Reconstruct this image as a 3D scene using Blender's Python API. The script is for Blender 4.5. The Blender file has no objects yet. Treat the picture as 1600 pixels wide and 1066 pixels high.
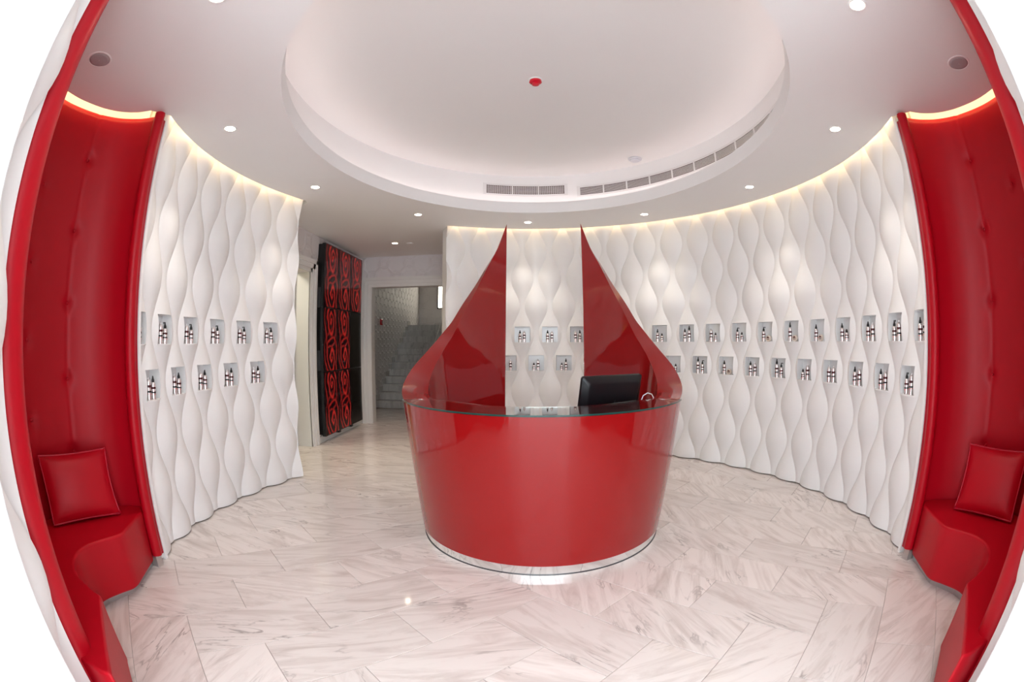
import bpy, bmesh, math, random
from mathutils import Vector, Matrix
from mathutils.geometry import delaunay_2d_cdt
pi = math.pi
sin, cos = math.sin, math.cos
random.seed(7)
scn = bpy.context.scene
COL = scn.collection

# ------------------------------------------------------------------ camera (fisheye lens, level, at the entrance)
F_PX, K_L = 753.5, 0.5872            # r = F/k * sin(k*theta), pixels of a 1600 px wide frame
PITCH, ROLL, YAW = 0.0019, -0.0038, 0.031
CAM = Vector((-0.093, 0.0, 1.53))
cam_d = bpy.data.cameras.new('camera')
cam = bpy.data.objects.new('camera', cam_d); COL.objects.link(cam)
cam_d.type = 'PANO'
cam_d.sensor_fit = 'HORIZONTAL'
cam_d.sensor_width = 36.0
cam_d.sensor_height = 24.0
cam_d.clip_start = 0.01
try:
    cam_d.cycles.panorama_type = 'FISHEYE_LENS_POLYNOMIAL'; cc = cam_d.cycles
except Exception:
    cam_d.panorama_type = 'FISHEYE_LENS_POLYNOMIAL'; cc = cam_d
cc.fisheye_fov = 3.3


def _solve(A, b):
    n = len(b); M = [r[:] + [v] for r, v in zip(A, b)]
    for i in range(n):
        p = max(range(i, n), key=lambda r: abs(M[r][i])); M[i], M[p] = M[p], M[i]
        for r in range(n):
            if r != i:
                f = M[r][i] / M[i][i]
                M[r] = [a - f * c for a, c in zip(M[r], M[i])]
    return [M[i][n] / M[i][i] for i in range(n)]


pts = []
for i in range(1, 200):
    rp = 985.0 * i / 199.0
    pts.append((rp * 36.0 / 1600.0, math.asin(rp * K_L / F_PX) / K_L))
A4 = [[sum((r / 10) ** (a + b) for r, _ in pts) for b in range(1, 5)] for a in range(1, 5)]
b4 = [sum(t * (r / 10) ** a for r, t in pts) for a in range(1, 5)]
kk = [c / 10 ** (i + 1) for i, c in enumerate(_solve(A4, b4))]
cc.fisheye_polynomial_k0 = 0.0
cc.fisheye_polynomial_k1, cc.fisheye_polynomial_k2, cc.fisheye_polynomial_k3, cc.fisheye_polynomial_k4 = [-k for k in kk]


def cam2room(v):
    x, y, z = v
    c, s = cos(ROLL), sin(ROLL); x, z = c * x - s * z, s * x + c * z
    c, s = cos(PITCH), sin(PITCH); y, z = c * y - s * z, s * y + c * z
    c, s = cos(YAW), sin(YAW); x, y = c * x - s * y, s * x + c * y
    return Vector((x, y, z))


rx, fy, uz = cam2room((1, 0, 0)), cam2room((0, 1, 0)), cam2room((0, 0, 1))
mw = Matrix.Identity(4)
for i in range(3):
    mw[i][0], mw[i][1], mw[i][2], mw[i][3] = rx[i], uz[i], -fy[i], CAM[i]
cam.matrix_world = mw
scn.camera = cam

# ------------------------------------------------------------------ world (daylight outside the entrance) and exposure
world = bpy.data.worlds.new('world'); scn.world = world
world.use_nodes = True
bg = world.node_tree.nodes['Background']
bg.inputs[0].default_value = (0.86, 0.94, 1.0, 1)
bg.inputs[1].default_value = 4.6
scn.view_settings.view_transform = 'Standard'
scn.view_settings.look = 'None'
scn.view_settings.gamma = 1.0
scn.view_settings.use_curve_mapping = False
scn.view_settings.exposure = 0.64
SPOT_W = 21.0          # every ceiling downlight
COVE_E = 3.6          # strip in the oval recess
SLOT_E = 11.0          # warm strip in the slot above the walls

# ------------------------------------------------------------------ helpers


def mat(name, col, rough=0.5, metal=0.0, coat=0.0, emit=None, estr=0.0, spec=0.5, trans=0.0, ior=1.45, coat_rough=0.03):
    m = bpy.data.materials.new(name); m.use_nodes = True
    b = m.node_tree.nodes['Principled BSDF']
    b.inputs['Base Color'].default_value = (*col, 1)
    b.inputs['Roughness'].default_value = rough
    b.inputs['Metallic'].default_value = metal
    b.inputs['Coat Weight'].default_value = coat
    b.inputs['Coat Roughness'].default_value = coat_rough
    b.inputs['Specular IOR Level'].default_value = spec
    b.inputs['Transmission Weight'].default_value = trans
    b.inputs['IOR'].default_value = ior
    if emit:
        b.inputs['Emission Color'].default_value = (*emit, 1)
        b.inputs['Emission Strength'].default_value = estr
    return m


def nodes(m):
    nt = m.node_tree
    return nt, nt.nodes, nt.links, nt.nodes['Principled BSDF']


def add_noise(m, amount=0.05, scale=6.0, bump=0.0, bscale=200.0, bdist=0.002):
    """fine mottling of the colour and a fine bump"""
    nt, N, L, b = nodes(m)
    tc = N.new('ShaderNodeTexCoord')
    nz = N.new('ShaderNodeTexNoise'); nz.inputs['Scale'].default_value = scale; nz.inputs['Detail'].default_value = 4
    L.new(tc.outputs['Object'], nz.inputs['Vector'])
    base = b.inputs['Base Color'].default_value[:]
    hs = N.new('ShaderNodeMix'); hs.data_type = 'RGBA'
    hs.inputs[6].default_value = tuple(c * (1 - amount) for c in base[:3]) + (1,)
    hs.inputs[7].default_value = tuple(min(1, c * (1 + amount)) for c in base[:3]) + (1,)
    L.new(nz.outputs['Fac'], hs.inputs[0]); L.new(hs.outputs[2], b.inputs['Base Color'])
    if bump:
        n2 = N.new('ShaderNodeTexNoise'); n2.inputs['Scale'].default_value = bscale; n2.inputs['Detail'].default_value = 2
        L.new(tc.outputs['Object'], n2.inputs['Vector'])
        bp = N.new('ShaderNodeBump'); bp.inputs['Strength'].default_value = bump; bp.inputs['Distance'].default_value = bdist
        L.new(n2.outputs['Fac'], bp.inputs['Height']); L.new(bp.outputs['Normal'], b.inputs['Normal'])
    return m


def emis(name, col, s):
    m = bpy.data.materials.new(name); m.use_nodes = True
    nt = m.node_tree; nt.nodes.clear()
    e = nt.nodes.new('ShaderNodeEmission'); o = nt.nodes.new('ShaderNodeOutputMaterial')
    e.inputs[0].default_value = (*col, 1); e.inputs[1].default_value = s
    nt.links.new(e.outputs[0], o.inputs[0])
    return m


def mesh(name, V, Fc, smooth=False, auto=None):
    me = bpy.data.meshes.new(name)
    me.from_pydata([tuple(v) for v in V], [], Fc)
    me.validate(); me.update()
    if smooth:
        me.polygons.foreach_set('use_smooth', [True] * len(me.polygons))
        if auto is not None:
            me.set_sharp_from_angle(angle=math.radians(auto))
    return me


def obj(name, me, m=None, parent=None, loc=None, rotz=None):
    o = bpy.data.objects.new(name, me); COL.objects.link(o)
    if m is not None and me is not None and not me.materials:
        me.materials.append(m)
    if parent is not None:
        o.parent = parent
    if loc is not None:
        o.location = loc
    if rotz is not None:
        o.rotation_euler = (0, 0, rotz)
    return o


def mk(name, V, Fc, m, parent=None, smooth=False, auto=None, loc=None, rotz=None):
    return obj(name, mesh(name, V, Fc, smooth, auto), m, parent, loc, rotz)


def tag(o, label, cat=None, group=None, kind=None):
    o['label'] = label
    if cat: o['category'] = cat
    if group: o['group'] = group
    if kind: o['kind'] = kind
    return o


def empty(name, loc=(0, 0, 0), rotz=0.0):
    return obj(name, None, None, None, loc, rotz)


def box(x0, x1, y0, y1, z0, z1):
    V = [(x, y, z) for z in (z0, z1) for y in (y0, y1) for x in (x0, x1)]
    Fc = [(0, 2, 3, 1), (4, 5, 7, 6), (0, 1, 5, 4), (2, 6, 7, 3), (0, 4, 6, 2), (1, 3, 7, 5)]
    return V, Fc


def join(*parts):
    V, Fc = [], []
    for v, f in parts:
        n = len(V); V += list(v); Fc += [tuple(i + n for i in q) for q in f]
    return V, Fc


def bevel(o, w, seg=2, ang=40):
    md = o.modifiers.new('bevel', 'BEVEL'); md.width = w; md.segments = seg
    md.limit_method = 'ANGLE'; md.angle_limit = math.radians(ang)
    return o


def lathe(prof, n=24, cap=True):
    """prof: list of (r, z)"""
    V, Fc = [], []
    for r, z in prof:
        for k in range(n):
            a = 2 * pi * k / n; V.append((r * cos(a), r * sin(a), z))
    for i in range(len(prof) - 1):
        for k in range(n):
            k2 = (k + 1) % n
            Fc.append((i * n + k, i * n + k2, (i + 1) * n + k2, (i + 1) * n + k))
    if cap:
        Fc.append(tuple(range(n - 1, -1, -1)))
        Fc.append(tuple(range((len(prof) - 1) * n, len(prof) * n)))
    return V, Fc


def tube(P, r, n=10, cap=True):
    P = [Vector(p) for p in P]; V, Fc = [], []
    for i, p in enumerate(P):
        t = (P[min(i + 1, len(P) - 1)] - P[max(i - 1, 0)]).normalized()
        a = t.cross(Vector((0, 0, 1)))
        if a.length < 1e-3: a = Vector((1, 0, 0))
        a.normalize(); b = t.cross(a)
        for k in range(n):
            g = 2 * pi * k / n; V.append(p + a * (r * cos(g)) + b * (r * sin(g)))
    for i in range(len(P) - 1):
        for k in range(n):
            k2 = (k + 1) % n
            Fc.append((i * n + k, i * n + k2, (i + 1) * n + k2, (i + 1) * n + k))
    if cap:
        Fc.append(tuple(range(n - 1, -1, -1))); Fc.append(tuple(range((len(P) - 1) * n, len(P) * n)))
    return V, Fc


def prism(poly, z0, z1):
    n = len(poly)
    V = [(x, y, z0) for x, y in poly] + [(x, y, z1) for x, y in poly]
    Fc = [(i, (i + 1) % n, n + (i + 1) % n, n + i) for i in range(n)]
    Fc += [tuple(range(n - 1, -1, -1)), tuple(range(n, 2 * n))]
    return V, Fc


def inpoly(x, y, P):
    c = False; j = len(P) - 1
    for i in range(len(P)):
        if (P[i][1] > y) != (P[j][1] > y) and x < (P[j][0] - P[i][0]) * (y - P[i][1]) / (P[j][1] - P[i][1]) + P[i][0]:
            c = not c
        j = i
    return c


def flat(outer, holes, z):
    """triangulated flat region"""
    vs, es = [], []
    for L in [outer] + holes:
        n = len(vs); vs += [Vector((x, y)) for x, y in L]
        es += [(n + i, n + (i + 1) % len(L)) for i in range(len(L))]
    r = delaunay_2d_cdt(vs, es, [], 0, 1e-6)
    V = [(v.x, v.y, z) for v in r[0]]; Fc = []
    for f in r[2]:
        cx = sum(V[i][0] for i in f) / 3; cy = sum(V[i][1] for i in f) / 3
        if inpoly(cx, cy, outer) and not any(inpoly(cx, cy, h) for h in holes):
            Fc.append(tuple(f))
    return V, Fc


def catmull(P, m=8, closed=False):
    out = []; n = len(P)
    for i in range(n if closed else n - 1):
        if closed:
            a, b, c, d = P[i - 1], P[i], P[(i + 1) % n], P[(i + 2) % n]
        else:
            a, b, c, d = P[max(i - 1, 0)], P[i], P[i + 1], P[min(i + 2, n - 1)]
        for k in range(m):
            t = k / m
            out.append(tuple(0.5 * (2 * b[j] + (c[j] - a[j]) * t + (2 * a[j] - 5 * b[j] + 4 * c[j] - d[j]) * t * t
                                    + (3 * b[j] - a[j] - 3 * c[j] + d[j]) * t ** 3) for j in range(len(b))))
    if not closed: out.append(tuple(P[-1]))
    return out


def lerp_tab(T, x):
    if x <= T[0][0]: return T[0][1]
    for (a, b), (c, d) in zip(T, T[1:]):
        if x <= c: return b + (d - b) * (x - a) / (c - a)
    return T[-1][1]


# ------------------------------------------------------------------ materials
M = {}
M['white'] = add_noise(mat('white_wave', (0.87, 0.86, 0.855), 0.42), 0.01, 3)
M['ceil'] = add_noise(mat('white_plaster', (0.90, 0.885, 0.875), 0.6), 0.01, 2)
M['trimw'] = mat('white_gloss_trim', (0.82, 0.81, 0.79), 0.25)
M['jamb'] = mat('white_lacquer', (0.87, 0.875, 0.88), 0.2, coat=0.3)
M['niche'] = mat('niche_lining', (0.86, 0.86, 0.86), 0.25, metal=0.05)
M['leather'] = add_noise(mat('red_leather', (0.44, 0.0006, 0.010), 0.43, spec=0.33), 0.06, 8, 0.12, 420, 0.001)
M['seat'] = M['leather']
M['piping'] = mat('red_piping', (0.42, 0.002, 0.02), 0.4)
M['lacquer'] = mat('red_lacquer', (0.29, 0.003, 0.004), 0.6, coat=1.0, coat_rough=0.012, spec=0.1)
M['chrome'] = mat('mirror_steel', (0.86, 0.87, 0.87), 0.06, metal=1.0)
M['steel'] = mat('brushed_steel', (0.62, 0.62, 0.62), 0.3, metal=1.0)
M['glass'] = mat('counter_glass', (0.86, 0.96, 0.93), 0.0, trans=1.0, ior=1.5)
M['glassedge'] = mat('green_glass_edge', (0.008, 0.06, 0.05), 0.1)
M['black'] = mat('black_plastic', (0.008, 0.008, 0.009), 0.3)
M['blacks'] = mat('black_satin', (0.006, 0.006, 0.008), 0.38)
M['darkgrey'] = mat('dark_grey', (0.05, 0.05, 0.055), 0.35)
M['silver'] = mat('bottle_silver', (0.86, 0.80, 0.80), 0.18, metal=0.75)
M['cream'] = mat('jar_cream', (0.80, 0.70, 0.62), 0.25, metal=0.2)
M['screenoff'] = mat('screen_off', (0.006, 0.005, 0.004), 0.14, spec=0.3)
M['detector'] = mat('detector_white', (0.74, 0.74, 0.78), 0.4)
M['maroon'] = mat('label_maroon', (0.06, 0.003, 0.006), 0.35)
M['redline'] = mat('label_red', (0.6, 0.02, 0.01), 0.4)
M['redplastic'] = mat('red_plastic', (0.72, 0.01, 0.03), 0.2, coat=0.6)
M['speaker'] = mat('speaker_mesh', (0.42, 0.38, 0.39), 0.7)
M['slat'] = mat('white_vane', (0.8, 0.78, 0.77), 0.4)
M['grillback'] = mat('duct_dark', (0.09, 0.045, 0.04), 0.8)
M['yellow'] = mat('yellow_green_paint', (0.72, 0.66, 0.22), 0.6)
M['lens'] = emis('lamp_lens', (1.0, 0.86, 0.66), 40.0)
M['cove'] = emis('cove_led', (1.0, 0.84, 0.82), COVE_E)
M['slot'] = emis('slot_led', (1.0, 0.72, 0.40), SLOT_E)
M['slotred'] = emis('booth_led', (1.0, 0.66, 0.30), SLOT_E * 2.0)
M['window'] = emis('bright_window', (1.0, 0.93, 0.78), 12.0)
M['grout'] = mat('grout', (0.42, 0.36, 0.33), 0.7)
M['paving'] = mat('outside_paving', (0.6, 0.6, 0.6), 0.8)
M['cable'] = mat('white_cable', (0.75, 0.75, 0.78), 0.4)


def marble(name, base, vein, rough, sc=1.0):
    m = mat(name, base, rough)
    nt, N, L, b = nodes(m)
    tc = N.new('ShaderNodeTexCoord'); oi = N.new('ShaderNodeObjectInfo')
    mul = N.new('ShaderNodeVectorMath'); mul.operation = 'MULTIPLY_ADD'
    cx = N.new('ShaderNodeCombineXYZ')
    mm = N.new('ShaderNodeMath'); mm.operation = 'MULTIPLY'; mm.inputs[1].default_value = 37.0
    L.new(oi.outputs['Random'], mm.inputs[0])
    for i in range(3): L.new(mm.outputs[0], cx.inputs[i])
    mul.inputs[1].default_value = (1, 1, 1)
    L.new(tc.outputs['Object'], mul.inputs[0]); L.new(cx.outputs[0], mul.inputs[2])
    ang = N.new('ShaderNodeMath'); ang.operation = 'MULTIPLY_ADD'; ang.inputs[1].default_value = 1.1; ang.inputs[2].default_value = 0.05
    L.new(oi.outputs['Random'], ang.inputs[0])
    rot = N.new('ShaderNodeVectorRotate'); rot.rotation_type = 'Z_AXIS'
    L.new(mul.outputs[0], rot.inputs['Vector']); L.new(ang.outputs[0], rot.inputs['Angle'])
    mp = N.new('ShaderNodeMapping'); mp.inputs['Scale'].default_value = (1.5 * sc, 9.0 * sc, 1)
    L.new(rot.outputs[0], mp.inputs[0])
    n1 = N.new('ShaderNodeTexNoise'); n1.inputs['Scale'].default_value = 1.0; n1.inputs['Detail'].default_value = 9
    n1.inputs['Roughness'].default_value = 0.62; n1.inputs['Distortion'].default_value = 1.3
    L.new(mp.outputs[0], n1.inputs['Vector'])
    r1 = N.new('ShaderNodeValToRGB'); r1.color_ramp.elements[0].position = 0.45; r1.color_ramp.elements[1].position = 0.75
    r1.color_ramp.elements[0].color = (0, 0, 0, 1); r1.color_ramp.elements[1].color = (1, 1, 1, 1)
    L.new(n1.outputs['Fac'], r1.inputs[0])
    # thin sharp veins
    mp2 = N.new('ShaderNodeMapping'); mp2.inputs['Scale'].default_value = (1.1 * sc, 4.5 * sc, 1); mp2.inputs['Location'].default_value = (5, 9, 0)
    L.new(rot.outputs[0], mp2.inputs[0])
    n2 = N.new('ShaderNodeTexNoise'); n2.inputs['Scale'].default_value = 1.5; n2.inputs['Detail'].default_value = 6; n2.inputs['Distortion'].default_value = 0.8
    L.new(mp2.outputs[0], n2.inputs['Vector'])
    ab = N.new('ShaderNodeMath'); ab.operation = 'SUBTRACT'; ab.inputs[1].default_value = 0.5
    ab2 = N.new('ShaderNodeMath'); ab2.operation = 'ABSOLUTE'
    L.new(n2.outputs['Fac'], ab.inputs[0]); L.new(ab.outputs[0], ab2.inputs[0])
    r2 = N.new('ShaderNodeValToRGB'); r2.color_ramp.elements[0].position = 0.0; r2.color_ramp.elements[1].position = 0.018
    r2.color_ramp.elements[0].color = (1, 1, 1, 1); r2.color_ramp.elements[1].color = (0, 0, 0, 1)
    L.new(ab2.outputs[0], r2.inputs[0])
    n3 = N.new('ShaderNodeTexNoise'); n3.inputs['Scale'].default_value = 2.5; n3.inputs['Detail'].default_value = 2
    L.new(rot.outputs[0], n3.inputs['Vector'])
    r3 = N.new('ShaderNodeValToRGB'); r3.color_ramp.elements[0].position = 0.5; r3.color_ramp.elements[1].position = 0.68
    L.new(n3.outputs['Fac'], r3.inputs[0])
    vm = N.new('ShaderNodeMath'); vm.operation = 'MULTIPLY'
    L.new(r2.outputs[0], vm.inputs[0]); L.new(r3.outputs[0], vm.inputs[1])
    # tone per tile
    tone = N.new('ShaderNodeMix'); tone.data_type = 'RGBA'
    tone.inputs[6].default_value = (*[c * 0.93 for c in base], 1); tone.inputs[7].default_value = (*[min(1, c * 1.05) for c in base], 1)
    L.new(oi.outputs['Random'], tone.inputs[0])
    a1 = N.new('ShaderNodeMix'); a1.data_type = 'RGBA'; a1.inputs[7].default_value = (*vein, 1)
    f1 = N.new('ShaderNodeMath'); f1.operation = 'MULTIPLY'; f1.inputs[1].default_value = 0.75
    L.new(r1.outputs[0], f1.inputs[0]); L.new(f1.outputs[0], a1.inputs[0]); L.new(tone.outputs[2], a1.inputs[6])
    a2 = N.new('ShaderNodeMix'); a2.data_type = 'RGBA'; a2.inputs[7].default_value = (*[c * 0.45 for c in vein], 1)
    f2 = N.new('ShaderNodeMath'); f2.operation = 'MULTIPLY'; f2.inputs[1].default_value = 0.75
    L.new(vm.outputs[0], f2.inputs[0]); L.new(f2.outputs[0], a2.inputs[0]); L.new(a1.outputs[2], a2.inputs[6])
    L.new(a2.outputs[2], b.inputs['Base Color'])
    return m


M['marble'] = marble('polished_marble', (0.78, 0.715, 0.68), (0.48, 0.395, 0.36), 0.07)
M['stairmarble'] = marble('stair_marble', (0.72, 0.70, 0.67), (0.40, 0.38, 0.37), 0.2, 1.2)


def wallpaper(name, col, u, v, size=0.5, strength=0.5):
    """white paper embossed with interlaced rings"""
    m = mat(name, col, 0.5)
    nt, N, L, b = nodes(m)
    tc = N.new('ShaderNodeTexCoord'); sp = N.new('ShaderNodeSeparateXYZ'); L.new(tc.outputs['Object'], sp.inputs[0])

    def math_(op, a, bb=None, c=None):
        n = N.new('ShaderNodeMath'); n.operation = op
        for i, q in enumerate((a, bb, c)):
            if q is None: continue
            if isinstance(q, (int, float)): n.inputs[i].default_value = q
            else: L.new(q, n.inputs[i])
        return n.outputs[0]
    tot = None
    for ox, oy, fr in ((0, 0, 95), (0.5, 0.5, 95), (0.5, 0.0, 70), (0.0, 0.5, 70)):
        fx = math_('FRACT', math_('ADD', math_('DIVIDE', sp.outputs[u], size), ox + 20)); fy_ = math_('FRACT', math_('ADD', math_('DIVIDE', sp.outputs[v], size), oy + 20))
        dx = math_('SUBTRACT', fx, 0.5); dy = math_('SUBTRACT', fy_, 0.5)
        r = math_('SQRT', math_('ADD', math_('MULTIPLY', dx, dx), math_('MULTIPLY', dy, dy)))
        ring = math_('SUBTRACT', 1.0, math_('MULTIPLY', math_('ABSOLUTE', math_('SUBTRACT', r, 0.36 if fr > 80 else 0.2)), 14.0))
        ring = math_('MAXIMUM', ring, 0.0)
        tot = ring if tot is None else math_('MAXIMUM', tot, ring)
    bp = N.new('ShaderNodeBump'); bp.inputs['Strength'].default_value = strength; bp.inputs['Distance'].default_value = 0.02
    L.new(tot, bp.inputs['Height']); L.new(bp.outputs['Normal'], b.inputs['Normal'])
    return m


M['paper_y'] = wallpaper('embossed_paper_end', (0.78, 0.75, 0.76), 0, 2)
M['paper_x'] = wallpaper('embossed_paper_side', (0.78, 0.74, 0.74), 1, 2)
M['paper_stair_end'] = wallpaper('embossed_paper_stair_end', (0.78, 0.75, 0.74), 0, 2, 0.5, 0.6)
M['paper_stair'] = wallpaper('embossed_paper_stair', (0.78, 0.75, 0.74), 1, 2, 0.34, 0.9)


def rose_mat():
    m = mat('rose_screen', (0.0, 0.0, 0.0), 0.16, spec=0.35)
    nt, N, L, b = nodes(m)
    tc = N.new('ShaderNodeTexCoord'); sp = N.new('ShaderNodeSeparateXYZ'); L.new(tc.outputs['Object'], sp.inputs[0])

    def mt(op, a, bb=None, c=None):
        n = N.new('ShaderNodeMath'); n.operation = op
        for i, q in enumerate((a, bb, c)):
            if q is None: continue
            if isinstance(q, (int, float)): n.inputs[i].default_value = q
            else: L.new(q, n.inputs[i])
        return n.outputs[0]
    nz = N.new('ShaderNodeTexNoise'); nz.inputs['Scale'].default_value = 3.2; nz.inputs['Detail'].default_value = 2
    L.new(tc.outputs['Object'], nz.inputs['Vector'])
    wob = mt('SUBTRACT', nz.outputs['Fac'], 0.5)
    val = None
    for yc, zc, sy, sz, fr in ((0.05, 0.21, 1.15, 1.0, 44), (0.02, 0.78, 1.3, 0.9, 46)):
        dy = mt('MULTIPLY', mt('SUBTRACT', sp.outputs[1], yc), sy); dz = mt('MULTIPLY', mt('SUBTRACT', sp.outputs[2], zc), sz * 0.8)
        r = mt('SQRT', mt('ADD', mt('MULTIPLY', dy, dy), mt('MULTIPLY', dz, dz)))
        an = mt('ARCTAN2', dz, dy)
        # spiral petals: bright crest fading to black
        ph = mt('ADD', mt('MULTIPLY', mt('POWER', r, 0.8), fr), mt('ADD', mt('MULTIPLY', an, 1.0), mt('MULTIPLY', wob, 15.0)))
        w = mt('POWER', mt('MULTIPLY_ADD', mt('SINE', ph), 0.5, 0.5), 2.2)
        fall = mt('MAXIMUM', mt('SUBTRACT', 1.0, mt('MULTIPLY', r, 2.5)), 0.0)
        w = mt('MULTIPLY', w, mt('POWER', fall, 0.55))
        val = w if val is None else mt('MAXIMUM', val, w)
    n4 = N.new('ShaderNodeTexNoise'); n4.inputs['Scale'].default_value = 14; n4.inputs['Detail'].default_value = 3
    L.new(tc.outputs['Object'], n4.inputs['Vector'])
    val = mt('MULTIPLY', val, mt('MULTIPLY_ADD', n4.outputs['Fac'], 0.9, 0.45))
    cr = N.new('ShaderNodeValToRGB')
    cr.color_ramp.elements[0].color = (0.004, 0.0, 0.001, 1); cr.color_ramp.elements[1].color = (0.50, 0.016, 0.012, 1)
    cr.color_ramp.elements[0].position = 0.08; cr.color_ramp.elements[1].position = 0.85
    L.new(val, cr.inputs[0])
    L.new(cr.outputs[0], b.inputs['Emission Color']); b.inputs['Emission Strength'].default_value = 0.55
    return m


M['rose'] = rose_mat()

# ------------------------------------------------------------------ plan of the room
H = 3.14                       # lower ceiling
EA, EB, EY = 2.907, 3.30, 3.54   # wall line (creases of the relief): an ellipse
NT = 8000
_T = [-pi + 2 * pi * i / NT for i in range(NT + 1)]
_X = [EA * sin(t) for t in _T]; _Y = [EY + EB * cos(t) for t in _T]
_S = [0.0]
for i in range(NT): _S.append(_S[-1] + math.hypot(_X[i + 1] - _X[i], _Y[i + 1] - _Y[i]))
_s0 = _S[NT // 2]; _S = [s - _s0 for s in _S]
import bisect


def wall_pt(s, d=0.0):
    """point at arc length s (0 = middle of the back, + to the right), moved d into the room; plus the unit inward normal"""
    i = max(1, min(NT, bisect.bisect(_S, s)))
    f = (s - _S[i - 1]) / (_S[i] - _S[i - 1]); t = _T[i - 1] + f * (_T[i] - _T[i - 1])
    x, y = EA * sin(t), EY + EB * cos(t)
    nx, ny = -sin(t) / EA, -cos(t) / EB; q = math.hypot(nx, ny); nx /= q; ny /= q
    return x + nx * d, y + ny * d, nx, ny


BOOTH_S = 6.20
BOOTH = catmull([(2.60, 2.195), (2.70, 2.175), (2.82, 2.115), (2.94, 1.99), (3.025, 1.79), (3.055, 1.5), (2.99, 1.2), (2.80, .92), (2.52, .72),
                 (2.2, .58), (1.92, .55), (1.76, .62)], 8)
ROLL_C = (1.70, 0.695)


def offset_path(P, d):
    out = []
    for i, p in enumerate(P):
        a, b = P[max(i - 1, 0)], P[min(i + 1, len(P) - 1)]
        tx, ty = b[0] - a[0], b[1] - a[1]; q = math.hypot(tx, ty)
        out.append((p[0] - ty / q * d, p[1] + tx / q * d))     # + is outwards, away from the booth
    return out


# ------------------------------------------------------------------ floor of 40 x 80 cm marble tiles
fl = mk('floor', *box(-4.7, 4.7, -0.95, 15.7, -0.12, -0.006), M['grout'])
tag(fl, 'polished pale marble floor of diagonal rectangular tiles', 'floor', kind='structure')


def tile_mesh(lx, ly):
    g = 0.0014; c = 0.0025
    def ring(e, z): return [(e, e, z), (lx - e, e, z), (lx - e, ly - e, z), (e, ly - e, z)]
    V = [(x - lx / 2, y - ly / 2, z) for x, y, z in ring(g, -0.012) + ring(g, -0.0012) + ring(g + c, 0.0)]
    Fc = [(8, 9, 10, 11)]
    for k in (0, 4):
        for i in range(4): Fc.append((k + i, k + (i + 1) % 4, k + 4 + (i + 1) % 4, k + 4 + i))
    me = mesh('floor_tile', V, Fc); me.materials.append(M['marble']); return me


TM = tile_mesh(0.8, 0.4)
TS = tile_mesh(0.4, 0.4)
W = 0.4


def in_place(x, y):
    if ((x / 3.35) ** 2 + ((y - EY) / 3.7) ** 2) < 1.0: return True
    if 0.3 < y < 2.4 and abs(x) < 2.95 and y > 2.35 - abs(x) * 1.0 - 0.9 and abs(x) < 3.0: return True
    if y < 0.8 and abs(x) < 1.5 and y > -0.9: return True
    if -3.9 < x < -1.0 and 4.6 < y < 10.9: return True
    return False


tiles = []
for Mi in range(-14, 34):
    for Li in range(-14, 34):
        # rows along +45 deg: upper left and lower right quarters; columns along -45 deg: the other two
        if Mi >= 3 and Li >= 4 - Mi and Li + 2 <= Mi and (Mi - Li) % 2 == 0: tiles.append((Li, Mi, 0))
        if Mi <= 1 and Li >= Mi + 1 and Li + 2 <= 5 - Mi and (5 - Mi - Li) % 2 == 0: tiles.append((Li, Mi, 0))
        if Li >= 3 and Mi >= 5 - Li and Mi + 2 <= Li + 1 and (Li + 1 - Mi) % 2 == 0: tiles.append((Li, Mi, 1))
        if Li <= 1 and Mi >= Li and Mi + 2 <= 4 - Li and (4 - Li - Mi) % 2 == 0: tiles.append((Li, Mi, 1))
tiles.append((2, 2, 2))
R2 = math.sqrt(0.5)
for Li, Mi, o in tiles:
    p = (Li + 0.57 + (1.0 if o == 0 else 0.5)) * W; q = (Mi + 0.57 + (1.0 if o == 1 else 0.5)) * W
    x, y = (p - q) * R2, (p + q) * R2
    if in_place(x, y):
        obj('floor_tile', TS if o == 2 else TM, None, fl, (x, y, 0), pi / 4 if o in (0, 2) else 3 * pi / 4)

gr = mk('ground', *box(-8, 8, -9, -0.95, -0.2, -0.02), M['paving'])
tag(gr, 'pale paving outside the entrance', 'paving', kind='structure')

# ------------------------------------------------------------------ ceiling
OC, OA, OB = 3.51, 1.86, 2.34           # oval opening in the lower ceiling
UA, UB = 2.05, 2.50                     # wall of the upper recess
ZU = 3.69


def oval(a, b, n=128): return [(a * sin(2 * pi * k / n), OC + b * cos(2 * pi * k / n)) for k in range(n)]


GAP = 0.105
outl = []
for k in range(61):
    s = -1.285 + (BOOTH_S + 0.0 + 1.285) * k / 60; x, y, _, _ = wall_pt(s, GAP); outl.append((x, y))
bo = [p for p in offset_path(BOOTH, -0.075)]
bo = [(p[0], p[1]) for p in bo]
outl += bo[6:]
outl += [(1.75, 0.30), (1.75, -0.9), (-1.75, -0.9), (-1.75, 0.30)]
outl += [(-x, y) for x, y in reversed(bo[6:])]
for k in range(31):
    s = -BOOTH_S + (BOOTH_S - 3.56) * k / 30; x, y, _, _ = wall_pt(s, GAP); outl.append((x, y))
outl += [(-2.61, 4.92), (-2.80, 4.99), (-4.0, 5.2), (-4.0, 6.3), (-3.3, 6.4), (-3.3, 8.7), (-1.0, 8.7), (-1.0, 6.95), (-1.31, 6.78)]
ceil = mk('ceiling', *flat(outl, [oval(OA, OB)], H), M['ceil'])
tag(ceil, 'white suspended ceiling with a large oval opening', 'ceiling', kind='structure')
# turned-up edge of the suspended ceiling
n = len(outl)
mk('ceiling_edge', [(x, y, H) for x, y in outl] + [(x, y, H + 0.05) for x, y in outl],
   [(i, (i + 1) % n, n + (i + 1) % n, n + i) for i in range(n)], M['ceil'], ceil)
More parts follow.
